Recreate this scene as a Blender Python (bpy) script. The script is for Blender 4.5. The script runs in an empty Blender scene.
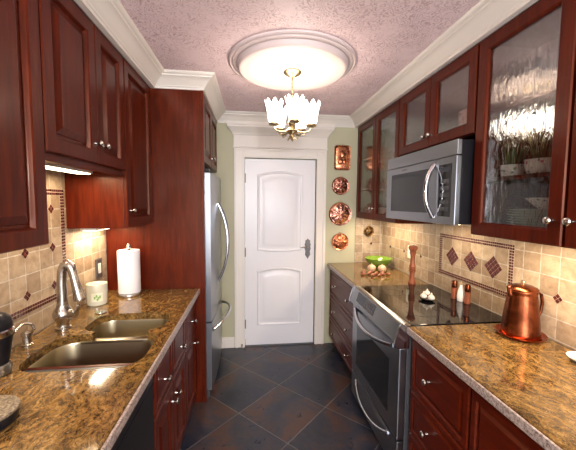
import bpy, bmesh, math, random
from mathutils import Vector, Matrix
random.seed(7)
COL = bpy.context.scene.collection
PI = math.pi
# ------------------------------------------------------------------ room dimensions (metres)
LW, RW, YE, YB = -1.057, 1.451, 3.316, -2.3      # tile faces of the side walls, end wall, back wall
LC, RC = -.718, 1.138                            # faces of the wall cabinets
CT = .914                                        # worktop height
CEIL = 2.48
CROWN = 2.385
PANEL_Y = 2.397

# ------------------------------------------------------------------ materials
MATS = {}
class NT:
    def __init__(s, name):
        m = bpy.data.materials.new(name); m.use_nodes = True
        s.m = m; s.t = m.node_tree; s.b = s.t.nodes['Principled BSDF']; s.out = s.t.nodes['Material Output']
        MATS[name] = m
    def n(s, kind, ins=None, **kw):
        nd = s.t.nodes.new(kind)
        for k, v in kw.items(): setattr(nd, k, v)
        for k, v in (ins or {}).items():
            if isinstance(v, bpy.types.NodeSocket): s.t.links.new(v, nd.inputs[k])
            else: nd.inputs[k].default_value = v
        return nd
    def link(s, a, b): s.t.links.new(a, b)
    def set(s, **kw):
        for k, v in kw.items():
            k = k.replace('_', ' ')
            if isinstance(v, bpy.types.NodeSocket): s.link(v, s.b.inputs[k])
            else: s.b.inputs[k].default_value = (*v, 1) if isinstance(v, tuple) and len(v) == 3 else v
    def co(s, scale=(1, 1, 1), rot=(0, 0, 0), loc=(0, 0, 0)):
        tc = s.n('ShaderNodeTexCoord')
        mp = s.n('ShaderNodeMapping', {'Vector': tc.outputs['Object'], 'Scale': scale, 'Rotation': rot, 'Location': loc})
        return mp.outputs[0]
    def ramp(s, fac, stops):
        r = s.n('ShaderNodeValToRGB', {'Fac': fac}); cr = r.color_ramp
        while len(cr.elements) < len(stops): cr.elements.new(.5)
        for e, (p, c) in zip(cr.elements, stops): e.position = p; e.color = (*c, 1)
        return r.outputs[0]
    def noise(s, vec, scale, detail=3, rough=.5, dist=0):
        return s.n('ShaderNodeTexNoise', {'Vector': vec, 'Scale': scale, 'Detail': detail, 'Roughness': rough, 'Distortion': dist}).outputs['Fac']
    def math(s, op, a, b=0.0):
        return s.n('ShaderNodeMath', {0: a, 1: b}, operation=op).outputs[0]
    def mix(s, fac, a, b, mode='MIX'):
        nd = s.n('ShaderNodeMix', data_type='RGBA', blend_type=mode)
        for i, v in ((0, fac), (6, a), (7, b)):
            if isinstance(v, bpy.types.NodeSocket): s.link(v, nd.inputs[i])
            else: nd.inputs[i].default_value = (*v, 1) if isinstance(v, tuple) else v
        return nd.outputs[2]
    def bump(s, h, strength=.3, dist=.002):
        bn = s.n('ShaderNodeBump', {'Height': h, 'Strength': strength, 'Distance': dist})
        s.link(bn.outputs[0], s.b.inputs['Normal']); return bn.outputs[0]

def plain(name, col, rough=.5, metal=0, coat=0, emit=None, es=0, ior=1.5, sheen=0):
    t = NT(name); t.set(Base_Color=col, Roughness=rough, Metallic=metal, Coat_Weight=coat, IOR=ior)
    if emit: t.set(Emission_Color=emit, Emission_Strength=es)
    return t.m

def wood(name, scale, dark, mid, light, rough=.28):
    t = NT(name); v = t.co(scale)
    a = t.noise(v, 3.0, 6, .6, 1.2); b = t.noise(v, 14, 3, .6)
    c = t.ramp(t.math('ADD', t.math('MULTIPLY', a, .75), t.math('MULTIPLY', b, .25)), [(.3, dark), (.5, mid), (.72, light)])
    t.set(Base_Color=c, Roughness=rough + .06, Coat_Weight=.05, Coat_Roughness=.15, Specular_IOR_Level=.30, Specular_Tint=(1, .60, .42))
    t.bump(b, .06, .001); return t.m
wood('cherry', (9, 9, .8), (.034, .0031, .0012), (.074, .0072, .0019), (.124, .0150, .0032))
wood('cherry_cross', (9, .8, 9), (.034, .0031, .0012), (.074, .0072, .0019), (.124, .0150, .0032))
wood('cherry_inside', (6, 6, .8), (.028, .008, .005), (.045, .014, .008), (.065, .022, .012), .5)
wood('mill_wood', (20, 20, 3), (.16, .045, .022), (.28, .085, .042), (.42, .15, .08), .20)

t = NT('granite'); v = t.co((1, 1, 1))
warp = t.n('ShaderNodeTexNoise', {'Vector': v, 'Scale': 3.0, 'Detail': 4.0})
vv = t.n('ShaderNodeMix', data_type='VECTOR'); t.link(v, vv.inputs[4]); t.link(warp.outputs['Color'], vv.inputs[5]); vv.inputs[0].default_value = .25
vs = t.n('ShaderNodeMapping', {'Vector': vv.outputs[1], 'Scale': (1.0, .45, 1.0), 'Rotation': (0, 0, .5)}).outputs[0]
a = t.noise(vs, 30, 9, .85, .7); b = t.noise(vs, 120, 4, .7, .3); c_ = t.noise(v, 210, 2, .6)
base = t.ramp(a, [(.30, (.030, .018, .009)), (.42, (.100, .054, .018)), (.52, (.21, .115, .030)), (.61, (.34, .20, .062)), (.75, (.22, .16, .09))])
sp = t.ramp(b, [(.38, (0, 0, 0)), (.54, (1, 1, 1))])
base2 = t.mix(.72, base, sp, 'MULTIPLY')
sp2 = t.ramp(c_, [(.60, (0, 0, 0)), (.70, (1, 1, 1))])
fac = t.math('MULTIPLY', sp2, .35)
base3 = t.mix(fac, base2, (.55, .43, .30))
t.set(Base_Color=base3, Roughness=.10, Coat_Weight=.3, Coat_Roughness=.05)
t.bump(b, .05, .0005)

def tile(name, axis, size, o):
    t = NT(name); tc = t.n('ShaderNodeTexCoord'); sx = t.n('ShaderNodeSeparateXYZ', {0: tc.outputs['Object']})
    u = t.math('SUBTRACT', sx.outputs[axis], o[0] - 40 * size); w = t.math('SUBTRACT', sx.outputs[2], o[1] - 40 * size)
    cv = t.n('ShaderNodeCombineXYZ', {0: u, 1: w}).outputs[0]
    wob = t.n('ShaderNodeTexNoise', {'Vector': cv, 'Scale': 45.0, 'Detail': 2.0})
    off = t.n('ShaderNodeVectorMath', {0: wob.outputs['Color'], 1: (.5, .5, .5)}, operation='SUBTRACT').outputs[0]
    off2 = t.n('ShaderNodeVectorMath', {0: off, 'Scale': .005}, operation='SCALE').outputs[0]
    cw = t.n('ShaderNodeVectorMath', {0: cv, 1: off2}).outputs[0]
    br = t.n('ShaderNodeTexBrick', {'Vector': cw, 'Color1': (.34, .245, .160, 1), 'Color2': (.53, .415, .285, 1), 'Mortar': (.60, .54, .45, 1), 'Scale': 1.0,
              'Mortar Size': .0034, 'Mortar Smooth': .3, 'Bias': 0.0, 'Brick Width': size, 'Row Height': size}, offset=0.0, squash=1.0)
    n1 = t.noise(cv, 22, 5, .65, .6); n2 = t.noise(cv, 120, 3, .7)
    mod = t.ramp(n1, [(.32, (.66, .60, .54)), (.6, (1, 1, 1))])
    pit = t.ramp(n2, [(.30, (.7, .62, .52)), (.38, (1, 1, 1))])
    c = t.mix(1.0, t.mix(.9, br.outputs['Color'], mod, 'MULTIPLY'), pit, 'MULTIPLY')
    t.set(Base_Color=c, Roughness=.42)
    h = t.math('SUBTRACT', t.math('MULTIPLY', n2, .25), br.outputs['Fac'])
    t.bump(h, .9, .0045); return t.m
tile('travertine_left', 1, .102, (1.58, 1.117))
tile('travertine_right', 1, .1, (1.294, 1.123))
tile('travertine_end', 0, .1, (1.324, 1.123))
t = NT('mosaic'); v = t.co(); n1 = t.noise(v, 60, 2, .5)
t.set(Base_Color=t.ramp(n1, [(.35, (.050, .011, .010)), (.65, (.13, .030, .026))]), Roughness=.22)
plain('grout', (.50, .40, .30), .8)

t = NT('slate'); v = t.co((1, 1, 1), (0, 0, -PI / 4))
# rotate the grid 45 degrees; a joint crossing sits at (.235, 2.57)
gx = (.235 * math.cos(-PI/4) - 2.57 * math.sin(-PI/4)); gy = (.235 * math.sin(-PI/4) + 2.57 * math.cos(-PI/4)); S = .466
mv = t.n('ShaderNodeVectorMath', {0: v, 1: (gx - 20 * S, gy - 20 * S, 0)}, operation='SUBTRACT').outputs[0]
br = t.n('ShaderNodeTexBrick', {'Vector': mv, 'Color1': (0, 0, 0, 1), 'Color2': (1, 1, 1, 1), 'Mortar': (.5, .5, .5, 1), 'Scale': 1.0, 'Mortar Size': .0028,
          'Mortar Smooth': .2, 'Bias': 0.0, 'Brick Width': S, 'Row Height': S}, offset=0.0, squash=1.0)
cell = t.n('ShaderNodeVectorMath', {0: br.outputs['Color'], 'Scale': 7.0}, operation='SCALE').outputs[0]
pv = t.n('ShaderNodeVectorMath', {0: v, 1: cell}).outputs[0]
n1 = t.noise(pv, 2.6, 6, .62, .8); n2 = t.noise(pv, 13, 5, .7, .5)
c = t.ramp(t.math('ADD', t.math('MULTIPLY', n1, .7), t.math('MULTIPLY', n2, .3)),
           [(.34, (.009, .012, .024)), (.44, (.022, .026, .042)), (.51, (.045, .037, .043)), (.57, (.085, .040, .028)), (.64, (.095, .044, .030)), (.72, (.034, .037, .052))])
c = t.mix(br.outputs['Fac'], c, (.17, .155, .14))
t.set(Base_Color=c, Roughness=t.ramp(n2, [(.3, (.25, .25, .25)), (.7, (.42, .42, .42))]))
t.bump(t.math('SUBTRACT', t.math('MULTIPLY', n2, .8), br.outputs['Fac']), .45, .004)

t = NT('ceiling_paper'); v = t.co()
wp = t.n('ShaderNodeTexNoise', {'Vector': v, 'Scale': 18.0, 'Detail': 2.0})
off = t.n('ShaderNodeVectorMath', {0: wp.outputs['Color'], 'Scale': .085}, operation='SCALE').outputs[0]
dv = t.n('ShaderNodeVectorMath', {0: v, 1: off}).outputs[0]
vo = t.n('ShaderNodeTexVoronoi', {'Vector': dv, 'Scale': 18.0}).outputs['Distance']
ring = t.math('SINE', t.math('MULTIPLY', vo, 26.0))
curl = t.ramp(t.math('ADD', t.math('MULTIPLY', ring, .5), .5), [(.62, (0, 0, 0)), (.95, (1, 1, 1))])
msk = t.ramp(t.noise(v, 7, 3, .6), [(.34, (.15, .15, .15)), (.54, (1, 1, 1))])
k = t.math('MULTIPLY', curl, msk)
c = t.mix(t.math('MULTIPLY', k, .60), (.92, .73, .75), (.42, .23, .25))
c = t.mix(t.ramp(t.noise(v, 3.5, 4, .6), [(.35, (0, 0, 0)), (.7, (.30, .30, .30))]), c, (.76, .58, .58))
t.set(Base_Color=c, Roughness=.55); t.bump(k, .5, .004)

def painted(name, col, rough):
    t = NT(name); n = t.noise(t.co(), 3.2, 3); t.set(Base_Color=t.mix(n, tuple(x * .97 for x in col), tuple(min(1, x * 1.03) for x in col)), Roughness=rough); return t.m
painted('sage', (.47, .45, .30), .6)
painted('trim_white', (.77, .715, .645), .35)
painted('door_white', (.78, .76, .77), .32)
painted('medallion_white', (.74, .62, .60), .5)
painted('cream_wall', (.55, .52, .46), .7)
def brushed(name, col, rough, scale):
    t = NT(name); n = t.noise(t.co(scale), 8, 3); t.set(Base_Color=col, Metallic=1.0, Roughness=rough); return t.m
brushed('stainless', (.29, .30, .32), .28, (1, 1, 60))
brushed('stainless_grey', (.40, .40, .41), .34, (1, 1, 60))
brushed('sink_steel', (.38, .33, .225), .30, (1, 1, 1))
plain('chrome', (.55, .55, .58), .15, 1)
plain('nickel', (.50, .47, .43), .24, 1)
plain('pewter', (.13, .12, .12), .35, .5)
plain('brass', (.62, .46, .24), .28, 1)
plain('aged_brass', (.50, .40, .24), .32, 1)
plain('black_glass', (.006, .006, .007), .05, 0, 0)
plain('oven_glass', (.008, .008, .009), .08, 0, 0)
plain('black_plastic', (.007, .007, .009), .30, 0, 0, ior=1.35)
plain('black_matte', (.012, .012, .012), .5)
plain('charcoal', (.05, .05, .055), .35)
plain('white_ceramic', (.80, .77, .70), .15, 0, .4)
plain('white_plastic', (.78, .76, .72), .35)
plain('wax', (.80, .78, .62), .4); plain('jar_glass', (.62, .62, .50), .15, 0, .5)
plain('label_green', (.22, .42, .10), .5)
plain('label_paper', (.72, .75, .58), .5)
plain('card', (.35, .25, .16), .8)
plain('leaf', (.05, .11, .03), .5)
plain('plate_glaze', (.55, .60, .48), .2, 0, .4)
plain('shallot_skin', (.30, .10, .045), .4)
plain('garlic_skin', (.74, .66, .54), .45)
plain('root_brown', (.22, .12, .05), .7)
plain('display', (.03, .035, .05), .15)
plain('burner_mark', (.035, .035, .037), .18)
t = NT('stone_top'); t.set(Base_Color=t.ramp(t.noise(t.co(), 160, 3), [(.4, (.06, .045, .03)), (.6, (.24, .19, .13))]), Roughness=.5)
t = NT('green_glaze'); t.set(Base_Color=t.ramp(t.noise(t.co(), 30, 3), [(.3, (.14, .26, .03)), (.7, (.22, .36, .05))]), Roughness=.18, Coat_Weight=.4)
t = NT('onion_skin'); t.set(Base_Color=t.ramp(t.noise(t.co((60, 60, 5)), 2, 3), [(.3, (.55, .28, .13)), (.7, (.78, .58, .40))]), Roughness=.3)
t = NT('paper_towel'); n = t.n('ShaderNodeTexVoronoi', {'Vector': t.co(), 'Scale': 130.0}).outputs['Distance']
t.set(Base_Color=(.84, .82, .83), Roughness=.9); t.bump(n, .4, .0015)
def copper(name, lo, hi, rough, sc=38.0, relief=.6):
    t = NT(name); v = t.co(); n = t.noise(v, sc, 3, .6, 1.0)
    t.set(Base_Color=t.ramp(n, [(.38, lo), (.6, hi)]), Metallic=1.0, Roughness=rough); t.bump(n, relief, .004); return t.m
copper('copper_relief', (.30, .07, .03), (.85, .38, .20), .28)
copper('copper_wine', (.30, .07, .045), (.88, .50, .38), .26)
copper('copper_smooth', (.14, .036, .014), (.30, .085, .034), .27, 9, .08)
copper('bronze_relief', (.12, .07, .03), (.40, .26, .12), .34)
copper('copper_red', (.40, .07, .03), (.55, .12, .05), .18, 9, .08)
t = NT('floral'); v = t.co(); vo = t.n('ShaderNodeTexVoronoi', {'Vector': v, 'Scale': 45.0}); d = vo.outputs['Distance']
dot = t.ramp(d, [(.24, (1, 1, 1)), (.32, (0, 0, 0))]); hue = t.ramp(t.n('ShaderNodeSeparateColor', {0: vo.outputs['Color']}).outputs[0], [(.3, (.55, .08, .12)), (.5, (.12, .16, .40)), (.8, (.10, .25, .08))])
t.set(Base_Color=t.mix(dot, (.72, .68, .62), hue), Roughness=.15, Coat_Weight=.4)
t = NT('pink_print'); t.set(Base_Color=t.ramp(t.noise(t.co(), 40, 3, .6, 1), [(.4, (.42, .13, .10)), (.55, (.75, .50, .42))]), Roughness=.35)
# seeded glass of the cabinet doors: see-through, with a wavy mirror-like skin
t = NT('seeded_glass'); v = t.co((1, 1, .32)); n = t.noise(v, 44, 2, .5, .6)
bn = t.n('ShaderNodeBump', {'Height': n, 'Strength': 1.0, 'Distance': .0019})
tr = t.n('ShaderNodeBsdfTransparent', {'Color': (.90, .91, .90, 1)})
gl = t.n('ShaderNodeBsdfGlossy', {'Color': (1, 1, 1, 1), 'Roughness': .015, 'Normal': bn.outputs[0]})
fr = t.n('ShaderNodeFresnel', {'IOR': 1.45})
mx = t.n('ShaderNodeMixShader', {0: t.math('ADD', t.math('MULTIPLY', fr.outputs[0], .5), .0), 1: tr.outputs[0], 2: gl.outputs[0]})
t.link(mx.outputs[0], t.out.inputs['Surface'])
t = NT('clear_glass')
tr = t.n('ShaderNodeBsdfTransparent', {'Color': (.92, .94, .92, 1)}); gl = t.n('ShaderNodeBsdfGlossy', {'Roughness': .03}); fr = t.n('ShaderNodeFresnel', {'IOR': 1.45})
mx = t.n('ShaderNodeMixShader', {0: fr.outputs[0], 1: tr.outputs[0], 2: gl.outputs[0]}); t.link(mx.outputs[0], t.out.inputs['Surface'])
plain('lit_shade', (.9, .85, .78), .3, emit=(1, .89, .79), es=6.5)
plain('lit_diffuser', (.9, .85, .78), .3, emit=(1, .80, .55), es=8.0)

# ------------------------------------------------------------------ builders
AX = Matrix.Identity(4)
def basis(o, u, v, n):
    m = Matrix.Identity(4)
    for i, a in enumerate((u, v, n)):
        for r in range(3): m[r][i] = a[r]
    for r in range(3): m[r][3] = o[r]
    return m
class B:
    """collects shapes in a local frame T and links them as one mesh"""
    def __init__(s, T=None): s.bm = bmesh.new(); s.T = T or AX
    def vs(s, pts): return [s.bm.verts.new(s.T @ Vector(p)) for p in pts]
    def face(s, vs):
        try: return s.bm.faces.new(vs)
        except ValueError: return None
    def bridge(s, a, b, closed=True):
        n = len(a)
        for i in range(n if closed else n - 1):
            j = (i + 1) % n; s.face([a[i], a[j], b[j], b[i]])
    def box(s, x0, x1, y0, y1, z0, z1, bev=0):
        tmp = bmesh.new()
        c = [(x, y, z) for x in (x0, x1) for y in (y0, y1) for z in (z0, z1)]
        v = [tmp.verts.new(p) for p in c]
        for f in ((0,1,3,2),(4,6,7,5),(0,4,5,1),(2,3,7,6),(0,2,6,4),(1,5,7,3)): tmp.faces.new([v[i] for i in f])
        if bev: bmesh.ops.bevel(tmp, geom=list(tmp.edges), offset=bev, segments=2, affect='EDGES', profile=.6)
        s.absorb(tmp); return s
    def absorb(s, tmp, M=None):
        T = s.T @ M if M else s.T
        mp = {v: s.bm.verts.new(T @ v.co) for v in tmp.verts}
        for f in tmp.faces: s.face([mp[v] for v in f.verts])
        tmp.free()
    def rings(s, loops, cap0=True, cap1=True, closed=False):
        L = [s.vs(l) for l in loops]
        for a, b in zip(L, L[1:]): s.bridge(a, b)
        if closed: s.bridge(L[-1], L[0])
        else:
            if cap0: s.face(L[0][::-1])
            if cap1: s.face(L[-1])
        return s
    def lathe(s, prof, c=(0, 0, 0), n=28, M=None, scallop=None):
        """prof: (radius, height) pairs about local z (or about M's z)"""
        T = Matrix.Translation(c) @ (M or AX)
        L = []
        for k, (r, z) in enumerate(prof):
            ring = []
            for i in range(n):
                a = 2 * PI * i / n; rr = max(r, 1e-5); zz = z
                if scallop: rr, zz = scallop(k, a, rr, zz)
                ring.append(T @ Vector((rr * math.cos(a), rr * math.sin(a), zz)))
            L.append(ring)
        return s.rings(L)
    def tube(s, pts, r, n=12, cap=True):
        P = [Vector(p) for p in pts]; m = len(P); rr = r if isinstance(r, (list, tuple)) else [r] * m
        L = []; up = None
        for i in range(m):
            t = (P[min(i + 1, m - 1)] - P[max(i - 1, 0)]).normalized()
            if up is None: up = Vector((0, 0, 1)) if abs(t.z) < .9 else Vector((1, 0, 0))
            u = (up - t * up.dot(t)).normalized(); w = t.cross(u); up = u
            L.append([P[i] + (u * math.cos(2*PI*k/n) + w * math.sin(2*PI*k/n)) * rr[i] for k in range(n)])
        return s.rings(L)
    def blob(s, c, rx, ry, rz, seg=16):
        tmp = bmesh.new(); bmesh.ops.create_uvsphere(tmp, u_segments=seg, v_segments=seg // 2 + 2, radius=1)
        s.absorb(tmp, Matrix.Translation(c) @ Matrix.Diagonal((rx, ry, rz, 1))); return s
    def done(s, name, mat, parent=None, smooth=False, label=None, cat=None, group=None, kind=None, angle=35):
        bmesh.ops.recalc_face_normals(s.bm, faces=s.bm.faces)
        me = bpy.data.meshes.new(name); s.bm.to_mesh(me); s.bm.free()
        mats = mat if isinstance(mat, (list, tuple)) else [mat]
        for q in mats: me.materials.append(MATS[q])
        o = bpy.data.objects.new(name, me); COL.objects.link(o)
        if smooth:
            for p in me.polygons: p.use_smooth = True
            me.set_sharp_from_angle(angle=math.radians(angle))
        if parent is not None:
            o.parent = parent; r = parent
            while r.parent: r = r.parent
            me.transform(Matrix.Translation(-r.location)) if not r.get('local_built') else None
        tag(o, label, cat, group, kind)
        return o
def tag(o, label=None, cat=None, group=None, kind=None):
    for k, v in (('label', label), ('category', cat), ('group', group), ('kind', kind)):
        if v: o[k] = v
    return o
def thing(name, loc, label, cat, group=None, kind=None):
    o = bpy.data.objects.new(name, None); COL.objects.link(o); o.location = loc; o.empty_display_size = .05
    return tag(o, label, cat, group, kind)
def copy_tree(o, loc, label=None, parent=None, rot=None):
    c = o.copy(); COL.objects.link(c); c.parent = parent
    if parent is None:
        c.location = loc
        if label: c['label'] = label
        if rot is not None: c.rotation_euler = rot
    for ch in [x for x in ALL() if x.parent == o]: copy_tree(ch, None, None, c)
    return c
def ALL(): return list(COL.objects)
def recentre(o):
    """put a single-mesh thing's origin at its base"""
    me = o.data; xs = [v.co for v in me.vertices]
    c = Vector(((min(v.x for v in xs) + max(v.x for v in xs)) / 2, (min(v.y for v in xs) + max(v.y for v in xs)) / 2, min(v.z for v in xs)))
    me.transform(Matrix.Translation(-c)); o.location = c; return o
def boolean_cut(o, cutter):
    m = o.modifiers.new('cut', 'BOOLEAN'); m.object = cutter; m.operation = 'DIFFERENCE'; m.solver = 'EXACT'
    dg = bpy.context.evaluated_depsgraph_get(); me = bpy.data.meshes.new_from_object(o.evaluated_get(dg))
    o.modifiers.clear(); o.data = me; bpy.data.objects.remove(cutter)

def facing(side, x, y=0):
    """frame with local (u, v, w) = along the wall, up, out into the room"""
    if side == 'left': return basis((x, 0, 0), (0, 1, 0), (0, 0, 1), (1, 0, 0))
    if side == 'right': return basis((x, 0, 0), (0, 1, 0), (0, 0, 1), (-1, 0, 0))
    return basis((0, x, 0), (1, 0, 0), (0, 0, 1), (0, -1, 0))      # end wall, x is its y
def rect(u0, u1, v0, v1, i, w): return [(u0+i, v0+i, w), (u1-i, v0+i, w), (u1-i, v1-i, w), (u0+i, v1-i, w)]
RAISED = [(0, 0), (0, .016), (.004, .021), (.056, .021), (.061, .017), (.065, .006), (.067, .002), (.077, .002), (.080, .006), (.106, .018), (.110, .019)]
GLASS = [(0, 0), (0, .016), (.004, .021), (.056, .021), (.061, .017), (.066, .010), (.066, 0)]
SLAB = [(0, 0), (0, .014), (.006, .020), (.016, .021), (.030, .021), (.034, .014), (.039, .012), (.044, .014), (.056, .020)]
def door(side, x, u0, u1, v0, v1, style, parent, knob=None, mat='cherry', name='door', T=None):
    T = T or facing(side, x); b = B(T)
    prof = {'raised': RAISED, 'glass': GLASS, 'drawer': SLAB}[style]
    k = min(1, (u1 - u0) / .30, (v1 - v0) / .30) if style == 'raised' else 1
    b.rings([rect(u0, u1, v0, v1, i * k, w) for i, w in prof], closed=(style == 'glass'))
    d = b.done(name, mat, parent)
    if style == 'glass':
        g = B(T); g.box(u0 + .062, u1 - .062, v0 + .062, v1 - .062, .004, .008); g.done('glass_pane', 'seeded_glass', d, label='wavy see-through glass pane')
    for kn in (knob or []): make_knob(T, kn[0], kn[1], .021, d)
    return d
KNOB = [(.0065, 0), (.0065, .004), (.0048, .008), (.0048, .015), (.010, .019), (.0145, .024), (.0150, .029), (.012, .034), (.006, .0365), (0, .037)]
def make_knob(T, u, v, w, parent):
    k = B(T); k.lathe(KNOB, (u, v, w), 16); return k.done('knob', 'nickel', parent, True, label='round brushed nickel knob')

# ------------------------------------------------------------------ room shell
st = dict(kind='structure')
B().box(LW - .3, RW + .3, YB - .2, YE + .2, -.1, 0).done('floor', 'slate', label='dark slate tile floor laid on the diagonal', **st)
B().box(LW - .3, RW + .3, YB - .2, YE + .2, CEIL, CEIL + .1).done('ceiling', 'ceiling_paper', label='pink embossed papered ceiling', **st)
wl = B().box(LW - .2, LW - .008, YB, YE + .2, .001, CEIL - .001).done('wall_left', 'cream_wall', label='left side wall with tiled backsplash', **st)
wr = B().box(RW + .008, RW + .2, YB, YE + .2, .001, CEIL - .001).done('wall_right', 'cream_wall', label='right side wall with tiled backsplash', **st)
# end wall with the door opening
DX0, DX1, DH = -.072, .692, 2.035
b = B(); b.box(LW - .2, DX0, YE, YE + .12, .001, CEIL - .001); b.box(DX1, RW + .2, YE, YE + .12, .001, CEIL - .001); b.box(DX0, DX1, YE, YE + .12, DH, CEIL - .001)
we = b.done('wall_end', 'sage', label='sage green end wall around the white door', **st)
# back wall, behind the camera, with an unseen window added to let daylight in
WX0, WX1, WZ0, WZ1 = -.75, 1.15, .55, 2.15
b = B(); b.box(LW - .2, WX0, YB - .12, YB, .001, CEIL - .001); b.box(WX1, RW + .2, YB - .12, YB, .001, CEIL - .001)
b.box(WX0, WX1, YB - .12, YB, .001, WZ0); b.box(WX0, WX1, YB - .12, YB, WZ1, CEIL - .001)
b.done('wall_back', 'cream_wall', label='back wall with a wide window added for daylight', **st)
w = thing('added_window_1', ((WX0+WX1)/2, YB, WZ0), 'wide white framed window added in the unseen back wall for daylight', 'window', kind='structure')
b = B(facing('end', YB)); 
for u in (WX0, (WX0*2+WX1)/3, (WX0+WX1*2)/3, WX1 - .05): b.box(u, u + .05, WZ0, WZ1, .02, .07)
b.box(WX0, WX1, WZ0, WZ0 + .05, .02, .07); b.box(WX0, WX1, WZ1 - .05, WZ1, .02, .07); b.done('added_window_frame', 'trim_white', w)

# tiled backsplashes, part of the walls
def slab(name, mat, parent, x0, x1, y0, y1, z0, z1):
    return B().box(x0, x1, y0, y1, z0, z1).done(name, mat, parent, kind='structure')
slab('backsplash', 'travertine_left', wl, LW - .008, LW, .1, PANEL_Y - .008, CT + .001, 1.80)
slab('backsplash', 'travertine_right', wr, RW, RW + .008, .1, YE - .009, CT + .001, 1.52)
slab('backsplash', 'travertine_end', we, RC, RW - .001, YE - .008, YE, CT + .001, 1.415)
# mosaic bands, diamonds and clusters of small dark tiles
def mosaic_grid(b, u0, u1, v0, v1, n_u, n_v, h=.0028, gap=.0022):
    du, dv = (u1 - u0) / n_u, (v1 - v0) / n_v
    for i in range(n_u):
        for j in range(n_v):
            b.box(u0 + i*du + gap, u0 + (i+1)*du - gap, v0 + j*dv + gap, v0 + (j+1)*dv - gap, .0008, h)
def border(side, x, y0, y1, z0, z1, w, parent):
    b = B(facing(side, x)); q = w / 2
    mosaic_grid(b, y0, y1, z0, z0 + w, round((y1 - y0) / q), 2); mosaic_grid(b, y0, y1, z1 - w, z1, round((y1 - y0) / q), 2)
    for ya, yb in ((y0, y0 + w), (y1 - w, y1)): mosaic_grid(b, ya, yb, z0 + w, z1 - w, 2, round((z1 - z0 - 2*w) / q))
    b.done('mosaic_border', 'mosaic', parent, kind='structure', label='double row border of small dark red tiles')
    g = B(facing(side, x)); L0 = rect(y0, y1, z0, z1, 0, .0003)
    for a in ((y0, y1, z0, z0+w), (y0, y1, z1-w, z1), (y0, y0+w, z0+w, z1-w), (y1-w, y1, z0+w, z1-w)): g.box(*a, .0002, .0009)
    g.done('border_grout', 'grout', parent, kind='structure')
def diamond(side, x, u, v, side_len, n, parent):
    T = facing(side, x) @ Matrix.Translation((u, v, 0)) @ Matrix.Rotation(PI / 4, 4, 'Z'); h = side_len / 2
    b = B(T); mosaic_grid(b, -h, h, -h, h, n, n, gap=.0014); b.done('mosaic_diamond', 'mosaic', parent, kind='structure', label='dark red diamond of small tiles')
    if n > 1: B(T).box(-h, h, -h, h, .0002, .0009).done('diamond_grout', 'grout', parent, kind='structure')
border('right', RW, 1.553, 2.240, 1.038, 1.346, .032, wr)
for u in (2.085, 1.892, 1.699): diamond('right', RW, u, 1.190, .100, 4, wr)
for u in (1.294, .994): diamond('right', RW, u, 1.123, .036, 2, wr)
for u in (3.10, 2.80, 2.503): diamond('right', RW, u, 1.118, .024, 1, wr)
diamond('end', YE - .008, 1.322, 1.126, .026, 1, we)
border('left', LW, 1.20, 1.90, 1.034, 1.632, .034, wl)
for z in (1.117, 1.321, 1.525):
    for u in (1.376, 1.58, 1.784): diamond('left', LW, u, z, .036, 2, wl)

# crown moulding swept round the room
def sweep(path, prof, name, mat, label):
    n = len(path); b = B(); loops = []
    P = [Vector(p) for p in path]
    for i in range(n):
        d1 = (P[i] - P[i-1]).normalized(); d2 = (P[(i+1) % n] - P[i]).normalized()
        n1 = Vector((d1.y, -d1.x)); n2 = Vector((d2.y, -d2.x)); m = (n1 + n2) / (1 + n1.dot(n2))
        loops.append([(P[i].x + m.x * o, P[i].y + m.y * o, z) for o, z in prof])
    b.rings(loops, closed=True)
    return b.done(name, mat, smooth=True, label=label, angle=25, **st)
path = [(LC + .022, YB), (LC + .022, PANEL_Y), (-.353, PANEL_Y), (-.353, YE), (RC - .022, YE), (RC - .022, YB)]
Z = CROWN
prof = [(-.02, Z - .004), (.010, Z - .004), (.012, Z + .008), (.018, Z + .012), (.020, Z + .018), (.026, Z + .024), (.036, Z + .036), (.050, Z + .052), (.064, Z + .062),
        (.076, Z + .067), (.078, Z + .074), (.088, Z + .078), (.094, Z + .084), (.098, Z + .0945), (-.02, Z + .0945)]
sweep(path, prof, 'trim_1', 'trim_white', 'white crown moulding running round the top of the room')

# door, casing and head
dr = thing('door_1', ((DX0 + DX1) / 2, YE, 0), 'white two panel door at the end of the kitchen', 'door', kind='structure')
T = facing('end', YE + .035)
b = B(T); b.box(DX0 + .006, DX1 - .006, .008, DH - .006, -.035, .012); b.done('door_slab', 'door_white', dr)
def arch_loop(u0, u1, v0, v1, rise0, rise1, i, w, n=14):
    uc = (u0 + u1) / 2; hw = (u1 - u0) / 2; L = []
    for k in range(n + 1):
        s_ = -1 + 2 * k / n; L.append((uc + s_ * (hw - i), v0 + i + rise0 * (1 - s_ * s_), w))
    for k in range(n + 1):
        s_ = 1 - 2 * k / n; L.append((uc + s_ * (hw - i), v1 - i + rise1 * (1 - s_ * s_), w))
    return L
for (v0, v1, r0, r1) in ((1.055, 1.862, -.020, .042), (.225, .832, 0, .035)):
    b = B(T); b.rings([arch_loop(.060, .548, v0, v1, r0, r1, i, w) for i, w in
        ((0, .0125), (.004, .019), (.010, .022), (.018, .020), (.026, .013), (.030, .0125), (.050, .013), (.075, .019), (.082, .020))], cap0=False)
    b.done('door_panel', 'door_white', dr, True, angle=20)
b = B(T)
hw_ = B(T); 
pts_ = [(.612, 1.172), (.617, 1.160), (.632, 1.148), (.630, 1.130), (.637, 1.110), (.633, 1.09), (.637, 1.07), (.630, 1.045), (.633, 1.01), (.622, .990), (.612, .968),
       (.602, .990), (.591, 1.01), (.594, 1.045), (.587, 1.07), (.591, 1.09), (.587, 1.110), (.594, 1.130), (.592, 1.148), (.607, 1.160)]
pts = [(.612 + (u - .612) * 1.35, 1.07 + (v - 1.07) * 1.12) for u, v in pts_]
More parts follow.
